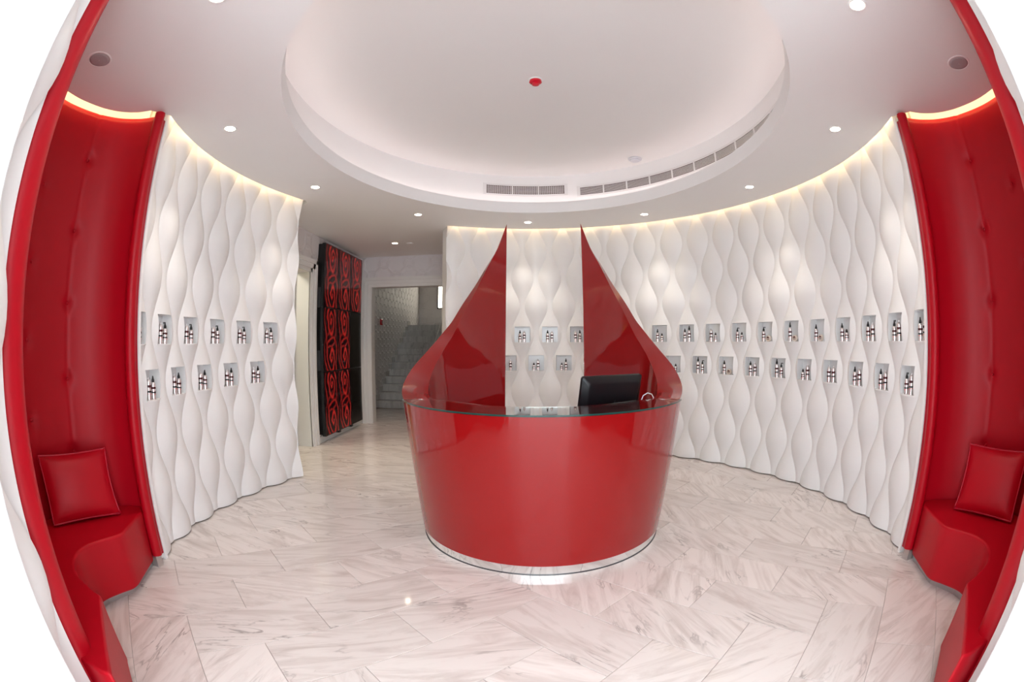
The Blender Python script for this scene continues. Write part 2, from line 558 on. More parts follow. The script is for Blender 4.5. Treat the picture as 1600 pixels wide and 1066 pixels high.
# oval lip and light trough
prof = [(OA, OB, H), (OA, OB, 3.28), (OA + .02, OB + .02, 3.28), (OA + .02, OB + .02, 3.2), (UA, UB, 3.2), (UA, UB, ZU)]
V, Fc = [], []
no = 160
for a, b, z in prof: V += [(x, y, z) for x, y in oval(a, b, no)]
mk('recess_lip', V[:no * 5], [(j * no + i, j * no + (i + 1) % no, (j + 1) * no + (i + 1) % no, (j + 1) * no + i) for j in range(4) for i in range(no)],
   M['ceil'], ceil, True, 30)
mk('recess_wall', V[no * 4:], [(i, (i + 1) % no, no + (i + 1) % no, no + i) for i in range(no)], M['ceil'], ceil, True, 30)
mk('recess_ceiling', [(x, y, ZU) for x, y in oval(UA, UB, no)], [tuple(range(no))], M['ceil'], ceil)
# slab over the slots
rim = [(-4.7, -0.95), (4.7, -0.95), (4.7, 8.75), (-4.7, 8.75)]
mk('slot_cover', *flat(rim, [oval(UA, UB)], H + 0.17), M['ceil'], ceil)
# cove strips
st = oval(1.96, 2.42, 128); V = [(x, y, 3.262) for x, y in oval(1.945, 2.405, 128)] + [(x, y, 3.262) for x, y in oval(1.975, 2.435, 128)]
o = mk('light_strip', V, [(i, (i + 1) % 128, 128 + (i + 1) % 128, 128 + i) for i in range(128)], M['cove'])
tag(o, 'rosy white light strip hidden in the oval ceiling trough', 'light strip')


def ribbon(name, P, z0, z1, m, label):
    n = len(P)
    o = mk(name, [(x, y, z0) for x, y in P] + [(x, y, z1) for x, y in P], [(i, i + 1, n + i + 1, n + i) for i in range(n - 1)], m)
    tag(o, label, 'light strip')
    return o


ribbon('light_strip', [wall_pt(-1.24 + (BOOTH_S + 1.2) * k / 80, GAP - 0.004)[:2] for k in range(81)], H + .052, H + .066, M['slot'],
       'warm light strip in the ceiling slot above the long wave wall')
ribbon('light_strip', [wall_pt(-BOOTH_S + 0.04 + (BOOTH_S - 3.62) * k / 40, GAP - 0.004)[:2] for k in range(41)], H + .052, H + .066, M['slot'],
       'warm light strip in the ceiling slot above the short wave wall')
for sx, nm in ((1, 'booth beside the long wave wall'), (-1, 'booth beside the short wave wall')):
    P = offset_path(BOOTH, -0.07)
    ribbon('light_strip', [(sx * x, y) for x, y in P[4:-4]], H + .052, H + .066, M['slotred'], 'amber light strip in the ceiling slot above the red ' + nm)

# ------------------------------------------------------------------ wave walls
LAM = 0.80; ZB = 0.03
BOT = 0.012; TOP = H + 0.15
DEP = 0.060


def strip(parent, cs, hl, hr, amp, kind, pt, niche=None, smin=-1e9, smax=1e9, nm='wave_strip'):
    """one undulating rib of the relief: centre cs, mean half widths hl/hr; kind 'B' is widest at ZB + n*LAM, 'A' half a wave later"""
    z0 = ZB if kind == 'B' else ZB + LAM / 2
    zs = [BOT + (TOP - BOT) * i / 66 for i in range(67)]
    if niche:
        na, nb = niche
        zs = sorted([z for z in zs if abs(z - na) > .012 and abs(z - nb) > .012] + [na, nb])
    us = [-1, -.9, -.78, -.52, -.26, 0, .26, .52, .78, .9, 1]
    V, Fc, idx = [], [], {}
    NH = 0.112
    rows = []
    for z in zs:
        c_ = amp * cos(2 * pi * (z - z0) / LAM)
        wl, wr = hl + c_, hr + c_
        dmax = DEP * (max(0.01, (wl + wr) / (hl + hr + 2 * amp))) ** 1.5
        row = []
        for u in us:
            w = wl if u < 0 else wr
            e = u * w
            if niche and abs(u) <= .78:
                lim = min(NH, .78 * w); e = u / .78 * lim
            uu = e / w
            d = dmax * (1 - uu * uu)
            s = min(max(cs + e, smin), smax)
            row.append(len(V)); V.append(pt(s, d, z))
        rows.append(row)
    for i in range(len(zs) - 1):
        hole = niche and zs[i] >= niche[0] - 1e-6 and zs[i + 1] <= niche[1] + 1e-6
        for j in range(len(us) - 1):
            if hole and us[j] >= -.79 and us[j + 1] <= .79: continue
            a, b, c, d = rows[i][j], rows[i][j + 1], rows[i + 1][j + 1], rows[i + 1][j]
            if (Vector(V[a]) - Vector(V[b])).length < 1e-6 and (Vector(V[c]) - Vector(V[d])).length < 1e-6: continue
            Fc.append((a, b, c, d))
    o = mk(nm, V, Fc, M['white'], parent, True, 50)
    if niche:
        i0 = min(range(len(zs)), key=lambda i: abs(zs[i] - niche[0])); i1 = min(range(len(zs)), key=lambda i: abs(zs[i] - niche[1]))
        j0, j1 = us.index(-.78), us.index(.78)
        loop = [(rows[i0][j], i0, us[j]) for j in range(j0, j1 + 1)] + [(rows[i][j1], i, us[j1]) for i in range(i0 + 1, i1 + 1)] + \
               [(rows[i1][j], i1, us[j]) for j in range(j1 - 1, j0 - 1, -1)] + [(rows[i][j0], i, us[j0]) for i in range(i1 - 1, i0, -1)]
        NV = [V[a] for a, _, _ in loop]
        back = [pt(min(max(cs + u / .78 * NH, smin + .045), smax - .045), -0.075, zs[i]) for _, i, u in loop]
        n = len(loop)
        obj('niche', mesh('niche', NV + back, [(k, n + k, n + (k + 1) % n, (k + 1) % n) for k in range(n)] + [tuple(range(n, 2 * n))]), M['niche'], o)
        # thin sill
        SP = [pt(min(max(cs + e, smin), smax), d_ , z) for z in (niche[0] - .006, niche[0] + .0015) for e, d_ in
              [(-NH - .003, .03), (-NH / 2, .055), (0, .068), (NH / 2, .055), (NH + .003, .03), (NH, -.07), (-NH, -.07)]]
        obj('sill', mesh('sill', SP, [tuple(range(6, -1, -1)), tuple(range(7, 14))] + [(k, (k + 1) % 7, 7 + (k + 1) % 7, 7 + k) for k in range(7)]), M['white'], o)
    return o


def ept(s, d, z):
    x, y, _, _ = wall_pt(s, d); return (x, y, z)


ROW_UP = (1.522, 1.744)      # niches on B ribs
ROW_LO = (1.122, 1.342)      # niches on A ribs
NB = {}
# ---- long wall: rib centres measured from the photograph
KN = [(-4, -1.72), (-3, -1.33), (-2, -0.94), (-1, -0.548), (0, -0.159), (1, .232), (2, .63), (3, 1.028), (4, 1.428), (5, 1.829), (6, 2.24), (7, 2.64), (8, 3.047),
      (9, 3.459), (10, 3.879), (11, 4.297), (12, 4.719), (13, 5.146), (14, 5.582), (15, 6.02), (16, 6.46)]


def sR(nv): return lerp_tab(KN, nv)


wr = mk('wall_right', *flat([(0, 0), (1, 0), (1, 1)], [], 0.0), M['white'])   # mesh replaced below


def backing(o, s0, s1, n):
    V, Fc = [], []
    for k in range(n + 1):
        s = s0 + (s1 - s0) * k / n
        for d, z in ((-.10, 0), (-.10, H + .16), (-.22, H + .16), (-.22, 0)):
            V.append(ept(s, d, z))
    for k in range(n):
        for j in range(4): Fc.append((k * 4 + j, k * 4 + (j + 1) % 4, k * 4 + 4 + (j + 1) % 4, k * 4 + 4 + j))
    Fc += [(0, 3, 2, 1), (n * 4, n * 4 + 1, n * 4 + 2, n * 4 + 3)]
    me = mesh(o.name, V, Fc); me.materials.append(M['white']); o.data = me
    # end returns so that the relief has a closed edge
    for s, e in ((s0, -1), (s1, 1)):
        pass


def end_cap(parent, s, halfd=0.06):
    V = [ept(s, d, z) for z in (BOT, TOP) for d in (-.11, 0.012)]
    mk('end_return', V, [(0, 1, 3, 2)], M['white'], parent)


backing(wr, -1.24, BOOTH_S, 90)
tag(wr, 'long curved white wall of wavy ribs with product niches', 'wall', kind='structure')
end_cap(wr, -1.262)
for h2 in range(-6, 32):                       # half columns
    nv = h2 / 2
    kind = 'B' if h2 % 2 == 0 else 'A'
    c = sR(nv); l = (sR(nv) - sR(nv - .5)); r = (sR(nv + .5) - sR(nv)); p = (l + r)
    if c + p < -1.262 or c - p > BOOTH_S + .045: continue
    hl, hr = l / 2, r / 2
    nic = None
    if kind == 'B' and -2 < nv <= 15: nic = ROW_UP
    if kind == 'A' and -2 < nv <= 14.5: nic = ROW_LO
    strip(wr, c, hl, hr, 0.0675 * p / .41, kind, ept, nic, -1.262, BOOTH_S + .045)
    if nic: NB[('R', h2)] = (c, nic[0])

# ---- short wall
wl = mk('wall_left', *flat([(0, 0), (1, 0), (1, 1)], [], 0.0), M['white'])
backing(wl, -BOOTH_S, -3.60, 40)
tag(wl, 'short curved white wall of wavy ribs beside the hall opening', 'wall', kind='structure')
PL = 0.430
for h2 in range(-1, 12):
    c = -3.945 - PL * h2 / 2
    kind = 'B' if h2 % 2 == 0 else 'A'
    nic = None
    if kind == 'B' and 0 <= h2 <= 10: nic = ROW_UP
    if kind == 'A' and 1 <= h2 <= 9: nic = ROW_LO
    strip(wl, c, PL / 4, PL / 4, 0.0675, kind, ept, nic, -BOOTH_S - .045, 1e9)
    if nic: NB[('L', h2)] = (c, nic[0])
strip(wl, -3.945 + PL, PL / 4, PL / 4, 0.0675, 'B', ept, None, -1e9, -3.555)
end_cap(wl, -3.557)

# ---- the ribs nearest the entrance, just past each booth
for sx, nm in ((1, 'wall_entrance_right'), (-1, 'wall_entrance_left')):
    ox, oy, tx, ty = 1.552, 0.585, -0.27, -0.963
    def npt(s, d, z, sx=sx):
        return (sx * (ox + tx * s + ty * d * 1.0), oy + ty * s - tx * d, z)
    V = [npt(s, d, z) for s in (-.06, .45) for d in (-.03, -.12) for z in (0, H + .1)]
    w = mk(nm, V, [(0, 1, 3, 2), (4, 6, 7, 5), (0, 4, 5, 1), (2, 3, 7, 6), (0, 2, 6, 4), (1, 5, 7, 3)], M['white'])
    tag(w, 'narrow white wavy wall between the entrance jamb and the red booth of the %s wave wall' % ('long' if sx > 0 else 'short'), 'wall', kind='structure')
    strip(w, 0.105, .1025, .1025, 0.062, 'B', npt)
    strip(w, 0.31, .1025, .1025, 0.062, 'A', npt)

# ------------------------------------------------------------------ entrance jambs and outer shell
for sx, x0, y0, nm in ((1, 1.335, 0.505, 'long'), (-1, 1.37, 0.48, 'short')):
    P = [(x0, y0), (x0 + .10, y0), (x0 + .10, 0.24), (4.7, 0.24), (4.7, -0.75), (x0 - .02, -0.75)]
    P = [(sx * x, y) for x, y in P]
    if sx < 0: P = P[::-1]
    o = mk('wall_jamb_right' if sx > 0 else 'wall_jamb_left', *prism(P, -0.01, 3.31), M['jamb'])
    bevel(o, .012, 3)
    tag(o, 'smooth white lacquered entrance jamb on the side of the %s wave wall' % nm, 'wall', kind='structure')
for nm, a, lab in (('wall_outer_right', (4.5, 4.7, -0.9, 10.9, -.1, 5.2), 'outer wall behind the long wave wall'),
                   ('wall_outer_left', (-4.9, -4.7, -0.9, 16.2, -.1, 5.2), 'outer wall behind the short wave wall'),
                   ('wall_outer_back', (-1.5, 4.7, 8.62, 8.8, -.1, 5.2), 'outer wall behind the reception room')):
    tag(mk(nm, *box(*a), M['ceil']), 'plain white ' + lab, 'wall', kind='structure')
tag(mk('ceiling_stair', *box(-4.9, 4.7, 8.6, 16.2, 5.2, 5.3), M['ceil']), 'plain ceiling high over the staircase', 'ceiling', kind='structure')
tag(mk('ceiling_roof', *box(-4.9, 4.7, -0.9, 8.8, 3.72, 3.8), M['ceil']), 'plain slab above the suspended ceiling', 'ceiling', kind='structure')

# ------------------------------------------------------------------ hall, doorways and stairs
XW = -3.23            # hall side wall
YD = 8.62             # hall end wall
o = mk('wall_hall_side', *join(box(XW - .24, XW, 6.56, YD + .2, 0, H + .16), box(XW - .24, XW, 4.9, 6.56, 2.56, H + .16)), M['paper_x'])
tag(o, 'hall side wall in white embossed paper behind the screens', 'wall', kind='structure')
o = mk('wall_hall_end', *join(box(XW - .2, -3.0, YD, YD + .2, 0, H + .16), box(-3.0, -1.3, YD, YD + .2, 2.56, H + .16), box(-1.5, -.8, YD, YD + .2, 0, H + .16), box(-4.75, -.8, YD + .02, YD + .2, H + .16, 5.2)), M['paper_y'])
tag(o, 'hall end wall in white embossed paper over the stair doorway', 'wall', kind='structure')
tag(mk('wall_hall_right', *box(-1.0, -.85, 6.9, 8.7, 0, H + .16), M['ceil']), 'plain hall wall behind the long wave wall', 'wall', kind='structure')


def casing(name, path, prof, m, label):
    """stepped moulding swept round a doorway; path in the wall plane, prof = (across, out) steps"""
    return None


# stair doorway casing: stepped architrave, each step a bar of its own
tr = empty('trim_1', (-2.3, YD, 0)); tag(tr, 'white stepped casing around the stair doorway', 'trim', kind='structure')
for k, (w0, w1, dep) in enumerate(((0.0, .06, .02), (.06, .125, .034), (.125, .185, .052))):
    xa, xb = -3.0 - w1, -3.0 - w0
    mk('casing_post', *box(xa + 2.3, xb + 2.3, -dep, 0, 0, 2.56 + w1), M['trimw'], tr)
    mk('casing_head', *box(-3.0 - w0 + 2.3, -1.3 + 2.3, -dep, 0, 2.56 + w0, 2.56 + w1), M['trimw'], tr)
mk('jamb_lining', *box(-3.0 + 2.3, -2.985 + 2.3, -.01, .2, 0, 2.56), M['trimw'], tr)
# side doorway
tr2 = empty('trim_2', (XW, 6.45, 0)); tag(tr2, 'white stepped casing around the side doorway beside the rose screens', 'trim', kind='structure')
mk('jamb_lining', *box(-.24, .012, -.085, .10, 0, 2.56), M['trimw'], tr2)
for k, (w0, w1, dep) in enumerate(((-.085, -.03, .02), (-.03, .04, .035), (.04, .10, .05))):
    mk('casing_post', *box(0, dep, w0, w1, 0, 2.56 + w1 + .09), M['trimw'], tr2)
    mk('casing_head', *box(0, dep, -1.6, w1, 2.56 + w0 + .085, 2.56 + w1 + .085), M['trimw'], tr2)
for k, (x1, x2) in enumerate(((-.30, -.24), (-.35, -.30))):
    mk('inner_casing', *box(x1, x2, -.12 - .02 * k, .1, 0, 2.56), M['trimw'], tr2)
o = mk('wall_side_room', *join(box(-4.7, -3.6, 6.9, 7.0, 0, 3.1), box(-4.65, -4.6, 4.6, 6.9, 0, 3.1)), M['yellow'])
tag(o, 'yellow green wall of the room beyond the side doorway', 'wall', kind='structure')
o = mk('baseboard_hall', *box(XW, XW + .02, 6.56, YD, 0, .1), M['trimw']); tag(o, 'white skirting along the hall side wall under the screens', 'baseboard', kind='structure')

# video wall of nine upright screens
vw = empty('video_wall', (XW, 6.62, 0.11)); tag(vw, 'tall black video wall of nine upright screens showing dark red roses', 'video wall')
mk('mount_frame', *box(0.0, 0.07, .02, 1.70, .02, 2.92), M['black'], vw)
dw, dh = 0.5733, 0.977
for c in range(3):
    for r in range(3):
        d = mk('display', *box(.07, .128, c * dw + .002, (c + 1) * dw - .002, r * dh + .002, (r + 1) * dh - .002), M['black'], vw)
        on = not (c == 2 and r < 2)
        V = [(0, -dw / 2 + .010, .011), (0, dw / 2 - .010, .011), (0, dw / 2 - .010, dh - .011), (0, -dw / 2 + .010, dh - .011)]
        s = mk('screen', V, [(0, 1, 2, 3)], M['rose'] if on else M['screenoff'], d, loc=(.1292, (c + .5) * dw, r * dh))
        if not on: s['label'] = 'black screen that is switched off'
for c in range(2):
    mk('bottom_bracket', *box(.05, .13, (c + 1) * dw - .03, (c + 1) * dw + .05, -.03, .002), M['black'], vw)
for z in (1.0, 1.95):
    mk('cable_clip', *box(.03, .075, -.012, .02, z, z + .3), M['darkgrey'], vw)

# stairs
sf = mk('staircase', *box(-3.62, -2.21, 14.25, 15.59, 1.86, 2.04), M['stairmarble'])
tag(sf, 'grey white marble staircase rising beyond the doorway', 'staircase')
for k in range(12):
    y0 = 10.76 + .29 * k
    V, Fc = join(box(-3.62, -2.21, y0, y0 + .29, .17 * k, .17 * (k + 1) - .03), box(-3.62, -2.21, y0 - .02, y0 + .269, .17 * (k + 1) - .03, .17 * (k + 1)))
    mk('step', V, Fc, M['stairmarble'], sf)
    mk('skirting', *box(-3.62, -3.61, y0 - .02, y0 + .30, .17 * (k + 1), .17 * (k + 1) + .12), M['stairmarble'], sf)
rl = empty('stair_balustrade', (-2.28, 10.8, 0)); tag(rl, 'sloping metal handrail on a glass balustrade beside the marble stairs', 'handrail')
mk('handrail', *tube([(0, -.1, 1.2), (0, .15, 1.27), (0, 3.1, 3.04), (0, 4.4, 3.04)], .022), M['steel'], rl)
mk('glass_panel', [(0, 0, .1), (0, 3.1, 1.95), (0, 3.1, 3.0), (0, 0, 1.15)], [(0, 1, 2, 3)], mat('rail_glass', (.8, .9, .85), 0.0, trans=1.0, ior=1.05), rl)
for y in (0.1, 1.1, 2.1, 3.0):
    mk('baluster', *tube([(0.01, y, .05 + y * .586), (0.01, y, 1.22 + y * .6)], .012), M['steel'], rl)
tag(mk('wall_stair_left', *box(-3.75, -3.63, YD + .2, 16.0, 0, 5.2), M['paper_stair']), 'stair wall in embossed paper beside the marble steps', 'wall', kind='structure')
tag(mk('wall_stair_back', *box(-3.75, -1.5, 15.6, 15.75, 0, 5.2), M['paper_stair_end']), 'embossed wall at the head of the marble stairs', 'wall', kind='structure')
tag(mk('wall_stair_right', *box(-1.75, -1.6, 10.85, 15.7, 0, 5.2), M['paper_stair']), 'wall along the handrail side of the marble stairs', 'wall', kind='structure')
tag(mk('wall_stair_lobby', *box(-1.75, -1.2, 10.7, 10.85, 0, 5.2), M['ceil']), 'plain wall closing the stair lobby beside the handrail', 'wall', kind='structure')
tag(mk('wall_stair_hall', *box(-1.35, -1.2, YD + .2, 10.8, 0, 5.2), M['ceil']), 'plain wall of the stair lobby behind the hall', 'wall', kind='structure')
wn = empty('window_1', (-2.88, 15.6, 2.62)); tag(wn, 'tall narrow bright window with dark frame at the stair head', 'window', kind='structure')
mk('window_frame', *join(box(-.14, -.10, -.06, 0, 0, 1.2), box(.10, .14, -.06, 0, 0, 1.2), box(-.14, .14, -.06, 0, 0, .04)), M['darkgrey'], wn)
mk('pane', *box(-.10, .10, -.03, -.01, .04, 1.2), M['window'], wn)
cp = empty('fire_call_point', (-3.63, 11.25, 2.02)); tag(cp, 'small red fire call point on the embossed stair wall', 'alarm')
bevel(mk('housing', *box(0, .04, -.05, .05, -.07, .07), M['redplastic'], cp), .006)
mk('cover_plate', *box(.04, .043, -.025, .025, -.03, .03), M['darkgrey'], cp)

# ------------------------------------------------------------------ red booths
BUT_Z = [2.77, 2.27, 1.79, 1.30, .82]


def path_len(P):
    L = [0.0]
    for a, b in zip(P, P[1:]): L.append(L[-1] + math.hypot(b[0] - a[0], b[1] - a[1]))
    return L


for sx, nm, other in ((1, 'long', 'right'), (-1, 'short', 'left')):
    root = empty('upholstered_booth', (sx * 2.5, 1.5, 0))
    tag(root, 'tall red leather booth with built-in wavy bench next to the %s wave wall' % nm, 'booth')
    def loc(p): return (sx * p[0] - sx * 2.5, p[1] - 1.5, p[2])
    # padded back panel
    face = BOOTH
    L = path_len(face)
    def near_s(pt):
        i = min(range(len(face)), key=lambda i: (face[i][0] - pt[0]) ** 2 + (face[i][1] - pt[1]) ** 2); return L[i]
    sA = near_s((3.02, 1.84)); cols = [(sA, 0), (sA + .36, .24), (sA + .72, 0), (sA + 1.08, .24), (sA + 1.44, 0)]
    buts = [(s, z - dz) for s, dz in cols for z in BUT_Z if z - dz > .6]
    zs = [.07 + (3.137 - .07) * i / 110 for i in range(111)]
    fine = [L[-1] * i / 240 for i in range(241)]
    def fpt(s):
        i = max(1, min(len(L) - 1, bisect.bisect(L, s))); f = (s - L[i - 1]) / (L[i] - L[i - 1])
        a, b = face[i - 1], face[i]; tx, ty = b[0] - a[0], b[1] - a[1]; q = math.hypot(tx, ty)
        return a[0] + tx * f, a[1] + ty * f, ty / q, -tx / q      # normal turned into the booth
    V, Fc = [], []
    for s in fine:
        x, y, nx, ny = fpt(s)
        for z in zs:
            d = 0.0
            for bs, bz in buts:
                q = ((s - bs) ** 2 + (z - bz) ** 2) / .0018
                if q < 9: d -= .024 * math.exp(-q)
            for bs, dz in cols[:1] + cols[2:3] + cols[4:5]:
                q = ((s - bs) / .016) ** 2
                if q < 9: d -= .006 * math.exp(-q)
            e = min(s, L[-1] - s)
            if e < .03: d -= .03 - math.sqrt(max(0, .03 ** 2 - (.03 - e) ** 2))
            t = 3.137 - z
            if t < .03: d -= .03 - math.sqrt(max(0, .03 ** 2 - (.03 - t) ** 2))
            V.append(loc((x - nx * -d * -1 * -1 if False else x + nx * d, y + ny * d, z)))
    nz_ = len(zs)
    for i in range(len(fine) - 1):
        for j in range(nz_ - 1):
            q = (i * nz_ + j, (i + 1) * nz_ + j, (i + 1) * nz_ + j + 1, i * nz_ + j + 1)
            Fc.append(q if sx < 0 else q[::-1])
    pn = mk('back_panel', V, Fc, M['leather'], root, True)
    for bs, bz in buts:
        if bs > sA + .5: continue
        x, y, nx, ny = fpt(bs)
        Vb, Fb = lathe([(.0005, .006), (.007, .005), (.012, 0), (.012, -.006)], 12)
        o = mk('button', Vb, Fb, M['leather'], pn, True)
        a = math.atan2(ny, nx * sx)
        o.rotation_euler = (0, pi / 2, a); o.location = loc((x - nx * .018, y - ny * .018, bz))
    # backing board behind the panel
    B1, B2 = offset_path(face, .035), offset_path(face, .075)
    mk('backing_board', *prism([(loc((x, y, 0))[0], loc((x, y, 0))[1]) for x, y in B1 + B2[::-1]], 0.06, 3.10), M['piping'], root)
    # lit white wall seen over the top edge of the panel
    B3, B4 = offset_path(face, .09), offset_path(face, .12)
    tag(mk('wall_booth_' + other, *prism([(sx * x, y) for x, y in B3 + B4[::-1]], 0, H + .16), M['ceil']), 'curved white wall behind the red booth of the %s wave wall' % nm, 'wall', kind='structure')
    # rolled edges at both ends
    x, y, nx, ny = wall_pt(BOOTH_S, 0)[:4]
    mk('edge_roll', *tube([loc((2.585, 2.168, .09)), loc((2.585, 2.168, 3.115))], .042, 20), M['leather'], root, True, 60)
    mk('edge_roll', *tube([loc((ROLL_C[0], ROLL_C[1], .0)), loc((ROLL_C[0], ROLL_C[1], 3.12))], .080, 24), M['leather'], root, True, 60)
    # bench: wavy front, back following the panel
    front = [(2.575, 2.10)] + catmull([(2.415, 1.76), (2.405, 1.69), (2.435, 1.57), (2.452, 1.42), (2.39, 1.27), (2.23, 1.150), (2.02, 1.105), (1.93, 1.095), (1.885, 1.06)], 6) + [(1.76, .955), (1.63, .845), (1.50, .735), (1.45, .69), (1.50, .665), (1.60, .665)]
    back = [p for p in offset_path(face, -.012)][5:-1]
    poly = front + back[::-1]
    poly = [(sx * x - sx * 2.5, y - 1.5) for x, y in poly]
    if sx < 0: poly = poly[::-1]
    a2 = sum(poly[i][0] * poly[(i + 1) % len(poly)][1] - poly[(i + 1) % len(poly)][0] * poly[i][1] for i in range(len(poly)))
    if a2 < 0: poly = poly[::-1]
    V, Fc = prism(poly, .06, .43)
    o = mk('bench_seat', V, Fc, M['seat'], root, True, 35); bevel(o, .022, 4, 50)
    # recessed steel plinth
    fi = [(2.65, 2.17), (2.47, 1.74), (2.51, 1.5), (2.47, 1.3), (2.27, 1.2), (2.0, 1.08), (1.88, .98), (1.74, .85)]
    pl = [(sx * x - sx * 2.5, y - 1.5) for x, y in fi + [(1.75, .72), (2.4, .75), (2.9, 1.3), (2.9, 2.0)]]
    if sx > 0: pl = pl[::-1]
    mk('plinth', *prism(pl, 0, .062), M['steel'], root)
    ft = box(-.03, .03, -.03, .03, 0, .09)
    mk('foot', ft[0], ft[1], M['steel'], root, loc=loc((2.60, 2.165, 0)))

    # loose cushion leaning on the back
    if sx > 0: A_, B_ = Vector((2.635, 1.845)), Vector((2.765, 1.315))
    else: A_, B_ = Vector((-2.60, 1.925)), Vector((-2.805, 1.395))
    ctr = (A_ + B_) / 2; along = (B_ - A_).normalized(); out_n = Vector((sx * abs(along.y), along.x * (1 if along.y < 0 else -1) * 1.0))
    out_n = Vector((-along.y, along.x)); out_n = out_n if out_n.x * sx > 0 else -out_n     # towards the wall
    Wc, Hc, Tc = (B_ - A_).length, .43, .15
    th = math.radians(17)
    cu = empty('cushion', (ctr.x, ctr.y, .432)); tag(cu, 'plump red leather cushion on the booth bench beside the %s wave wall' % nm, 'cushion')
    NN = 16
    def cpt(u, v, side):
        k = (max(0, 1 - u ** 2) ** .45) * (max(0, 1 - v ** 2) ** .45)
        pin = 1 - .045 * (u * u) * (v * v)
        pu = u * (1 - .05 * (1 - v * v)) ; pv = v * (1 - .05 * (1 - u * u))
        a = pu * Wc / 2 * 1.0; h = (pv + 1) / 2 * Hc; t = side * Tc / 2 * k + Tc / 2 * .9
        xx = along.x * a + out_n.x * (t * cos(th) + h * sin(th)); yy = along.y * a + out_n.y * (t * cos(th) + h * sin(th))
        return (xx, yy, h * cos(th) + .03 * 0 + (Tc / 2 * .9 - t) * sin(th) + .012)
    V, Fc = [], []
    for side in (-1, 1):
        b0 = len(V)
        for i in range(NN + 1):
            for j in range(NN + 1): V.append(cpt(-1 + 2 * i / NN, -1 + 2 * j / NN, side))
        for i in range(NN):
            for j in range(NN):
                q = (b0 + i * (NN + 1) + j, b0 + (i + 1) * (NN + 1) + j, b0 + (i + 1) * (NN + 1) + j + 1, b0 + i * (NN + 1) + j + 1)
                Fc.append(q if side > 0 else q[::-1])
    mk('cushion_cover', V, Fc, M['seat'], cu, True)
    edge = [cpt(-1 + 2 * i / NN, -1, 0) for i in range(NN)] + [cpt(1, -1 + 2 * i / NN, 0) for i in range(NN)] + [cpt(1 - 2 * i / NN, 1, 0) for i in range(NN)] + [cpt(-1, 1 - 2 * i / NN, 0) for i in range(NN + 1)]
    mk('piping', *tube(edge, .007, 8), M['piping'], cu, True)

# ------------------------------------------------------------------ reception desk
desk = empty('reception_desk', (0.03, 3.82, 0), math.radians(-3))
tag(desk, 'glossy red round reception desk sweeping up into two pointed fins', 'reception desk')
ZT = [(0, 1.10), (58, 1.10), (66, 1.118), (74, 1.15), (87, 1.222), (100, 1.325), (111, 1.43), (120, 1.545), (126.3, 1.642), (131.5, 1.735), (137, 1.875), (145.7, 2.105), (152, 2.32), (157.5, 2.52), (162, 2.79)]
ZI = [(0, 1.10), (40, 1.10), (70, 1.10), (80, 1.103), (88, 1.122), (94, 1.16), (100, 1.22), (106, 1.295), (112, 1.375), (120, 1.50), (127, 1.61), (137, 1.84), (145.7, 2.075), (152, 2.30), (157.5, 2.51), (162, 2.79)]
TH = [(0, .35), (35, .335), (54, .305), (70, .25), (80, .205), (90, .17), (100, .14), (112, .125), (127, .12), (140, .105), (150, .08), (157, .055), (162, .035)]
ZT = catmull(ZT, 4); ZI = catmull(ZI, 4); TH = catmull(TH, 4)
PHM = 162


def Rz(z): return 0.97 + 0.118 * z


def dp(phi, r, z):
    if abs(phi) > 120:                                   # the slot between the fins has upright parallel sides
        pm = 180 - math.degrees(math.asin(min(.99, .395 / max(r, .4))))
        phi = math.copysign(120 + (abs(phi) - 120) * (pm - 120) / 42.0, phi)
    a = math.radians(phi); return (r * sin(a), -r * cos(a), z)


phis = [-PHM + 2 * PHM * i / 216 for i in range(217)]
nzd = 14
V, Fc = [], []
for f in phis:
    zt = lerp_tab(ZT, abs(f))
    for j in range(nzd + 1):
        z = .075 + (zt - .075) * j / nzd; V.append(dp(f, Rz(z), z))
for i in range(216):
    for j in range(nzd):
        Fc.append((i * (nzd + 1) + j, (i + 1) * (nzd + 1) + j, (i + 1) * (nzd + 1) + j + 1, i * (nzd + 1) + j + 1))
mk('outer_shell', V, Fc, M['lacquer'], desk, True, 60)
V, Fc = [], []
for f in phis:
    zi = lerp_tab(ZI, abs(f)); th = lerp_tab(TH, abs(f))
    for j in range(nzd + 1):
        z = .02 + (zi - .02) * j / nzd; V.append(dp(f, Rz(z) - th, z))
for i in range(216):
    for j in range(nzd):
        Fc.append((i * (nzd + 1) + j, i * (nzd + 1) + j + 1, (i + 1) * (nzd + 1) + j + 1, (i + 1) * (nzd + 1) + j))
mk('inner_wall', V, Fc, M['lacquer'], desk, True, 60)
V, Fc = [], []
for f in phis:
    zt, zi, th = lerp_tab(ZT, abs(f)), lerp_tab(ZI, abs(f)), lerp_tab(TH, abs(f))
    for k in range(9):
        u = k / 8; z = zt + (zi - zt) * u
        r = Rz(zt) + (Rz(zi) - th - Rz(zt)) * u
        V.append(dp(f, r, z))
for i in range(216):
    for k in range(8): Fc.append((i * 9 + k, (i + 1) * 9 + k, (i + 1) * 9 + k + 1, i * 9 + k + 1))
mk('rim', V, Fc, M['lacquer'], desk, True, 60)
for s in (-1, 1):
    V, n = [], 12
    for j in range(n + 1):
        z = .05 + (2.79 - .05) * j / n; V += [dp(s * PHM, Rz(z), z), dp(s * PHM, Rz(z) - .035, z)]
    mk('fin_edge', V, [(2 * j, 2 * j + 1, 2 * j + 3, 2 * j + 2) for j in range(n)], M['lacquer'], desk)
V, Fc = [], []
for f in phis: V += [dp(f, .962, 0), dp(f, .972, .078), dp(f, .93, .078), dp(f, .93, 0)]
for i in range(216):
    for k in range(4): Fc.append((i * 4 + k, (i + 1) * 4 + k, (i + 1) * 4 + (k + 1) % 4, i * 4 + (k + 1) % 4))
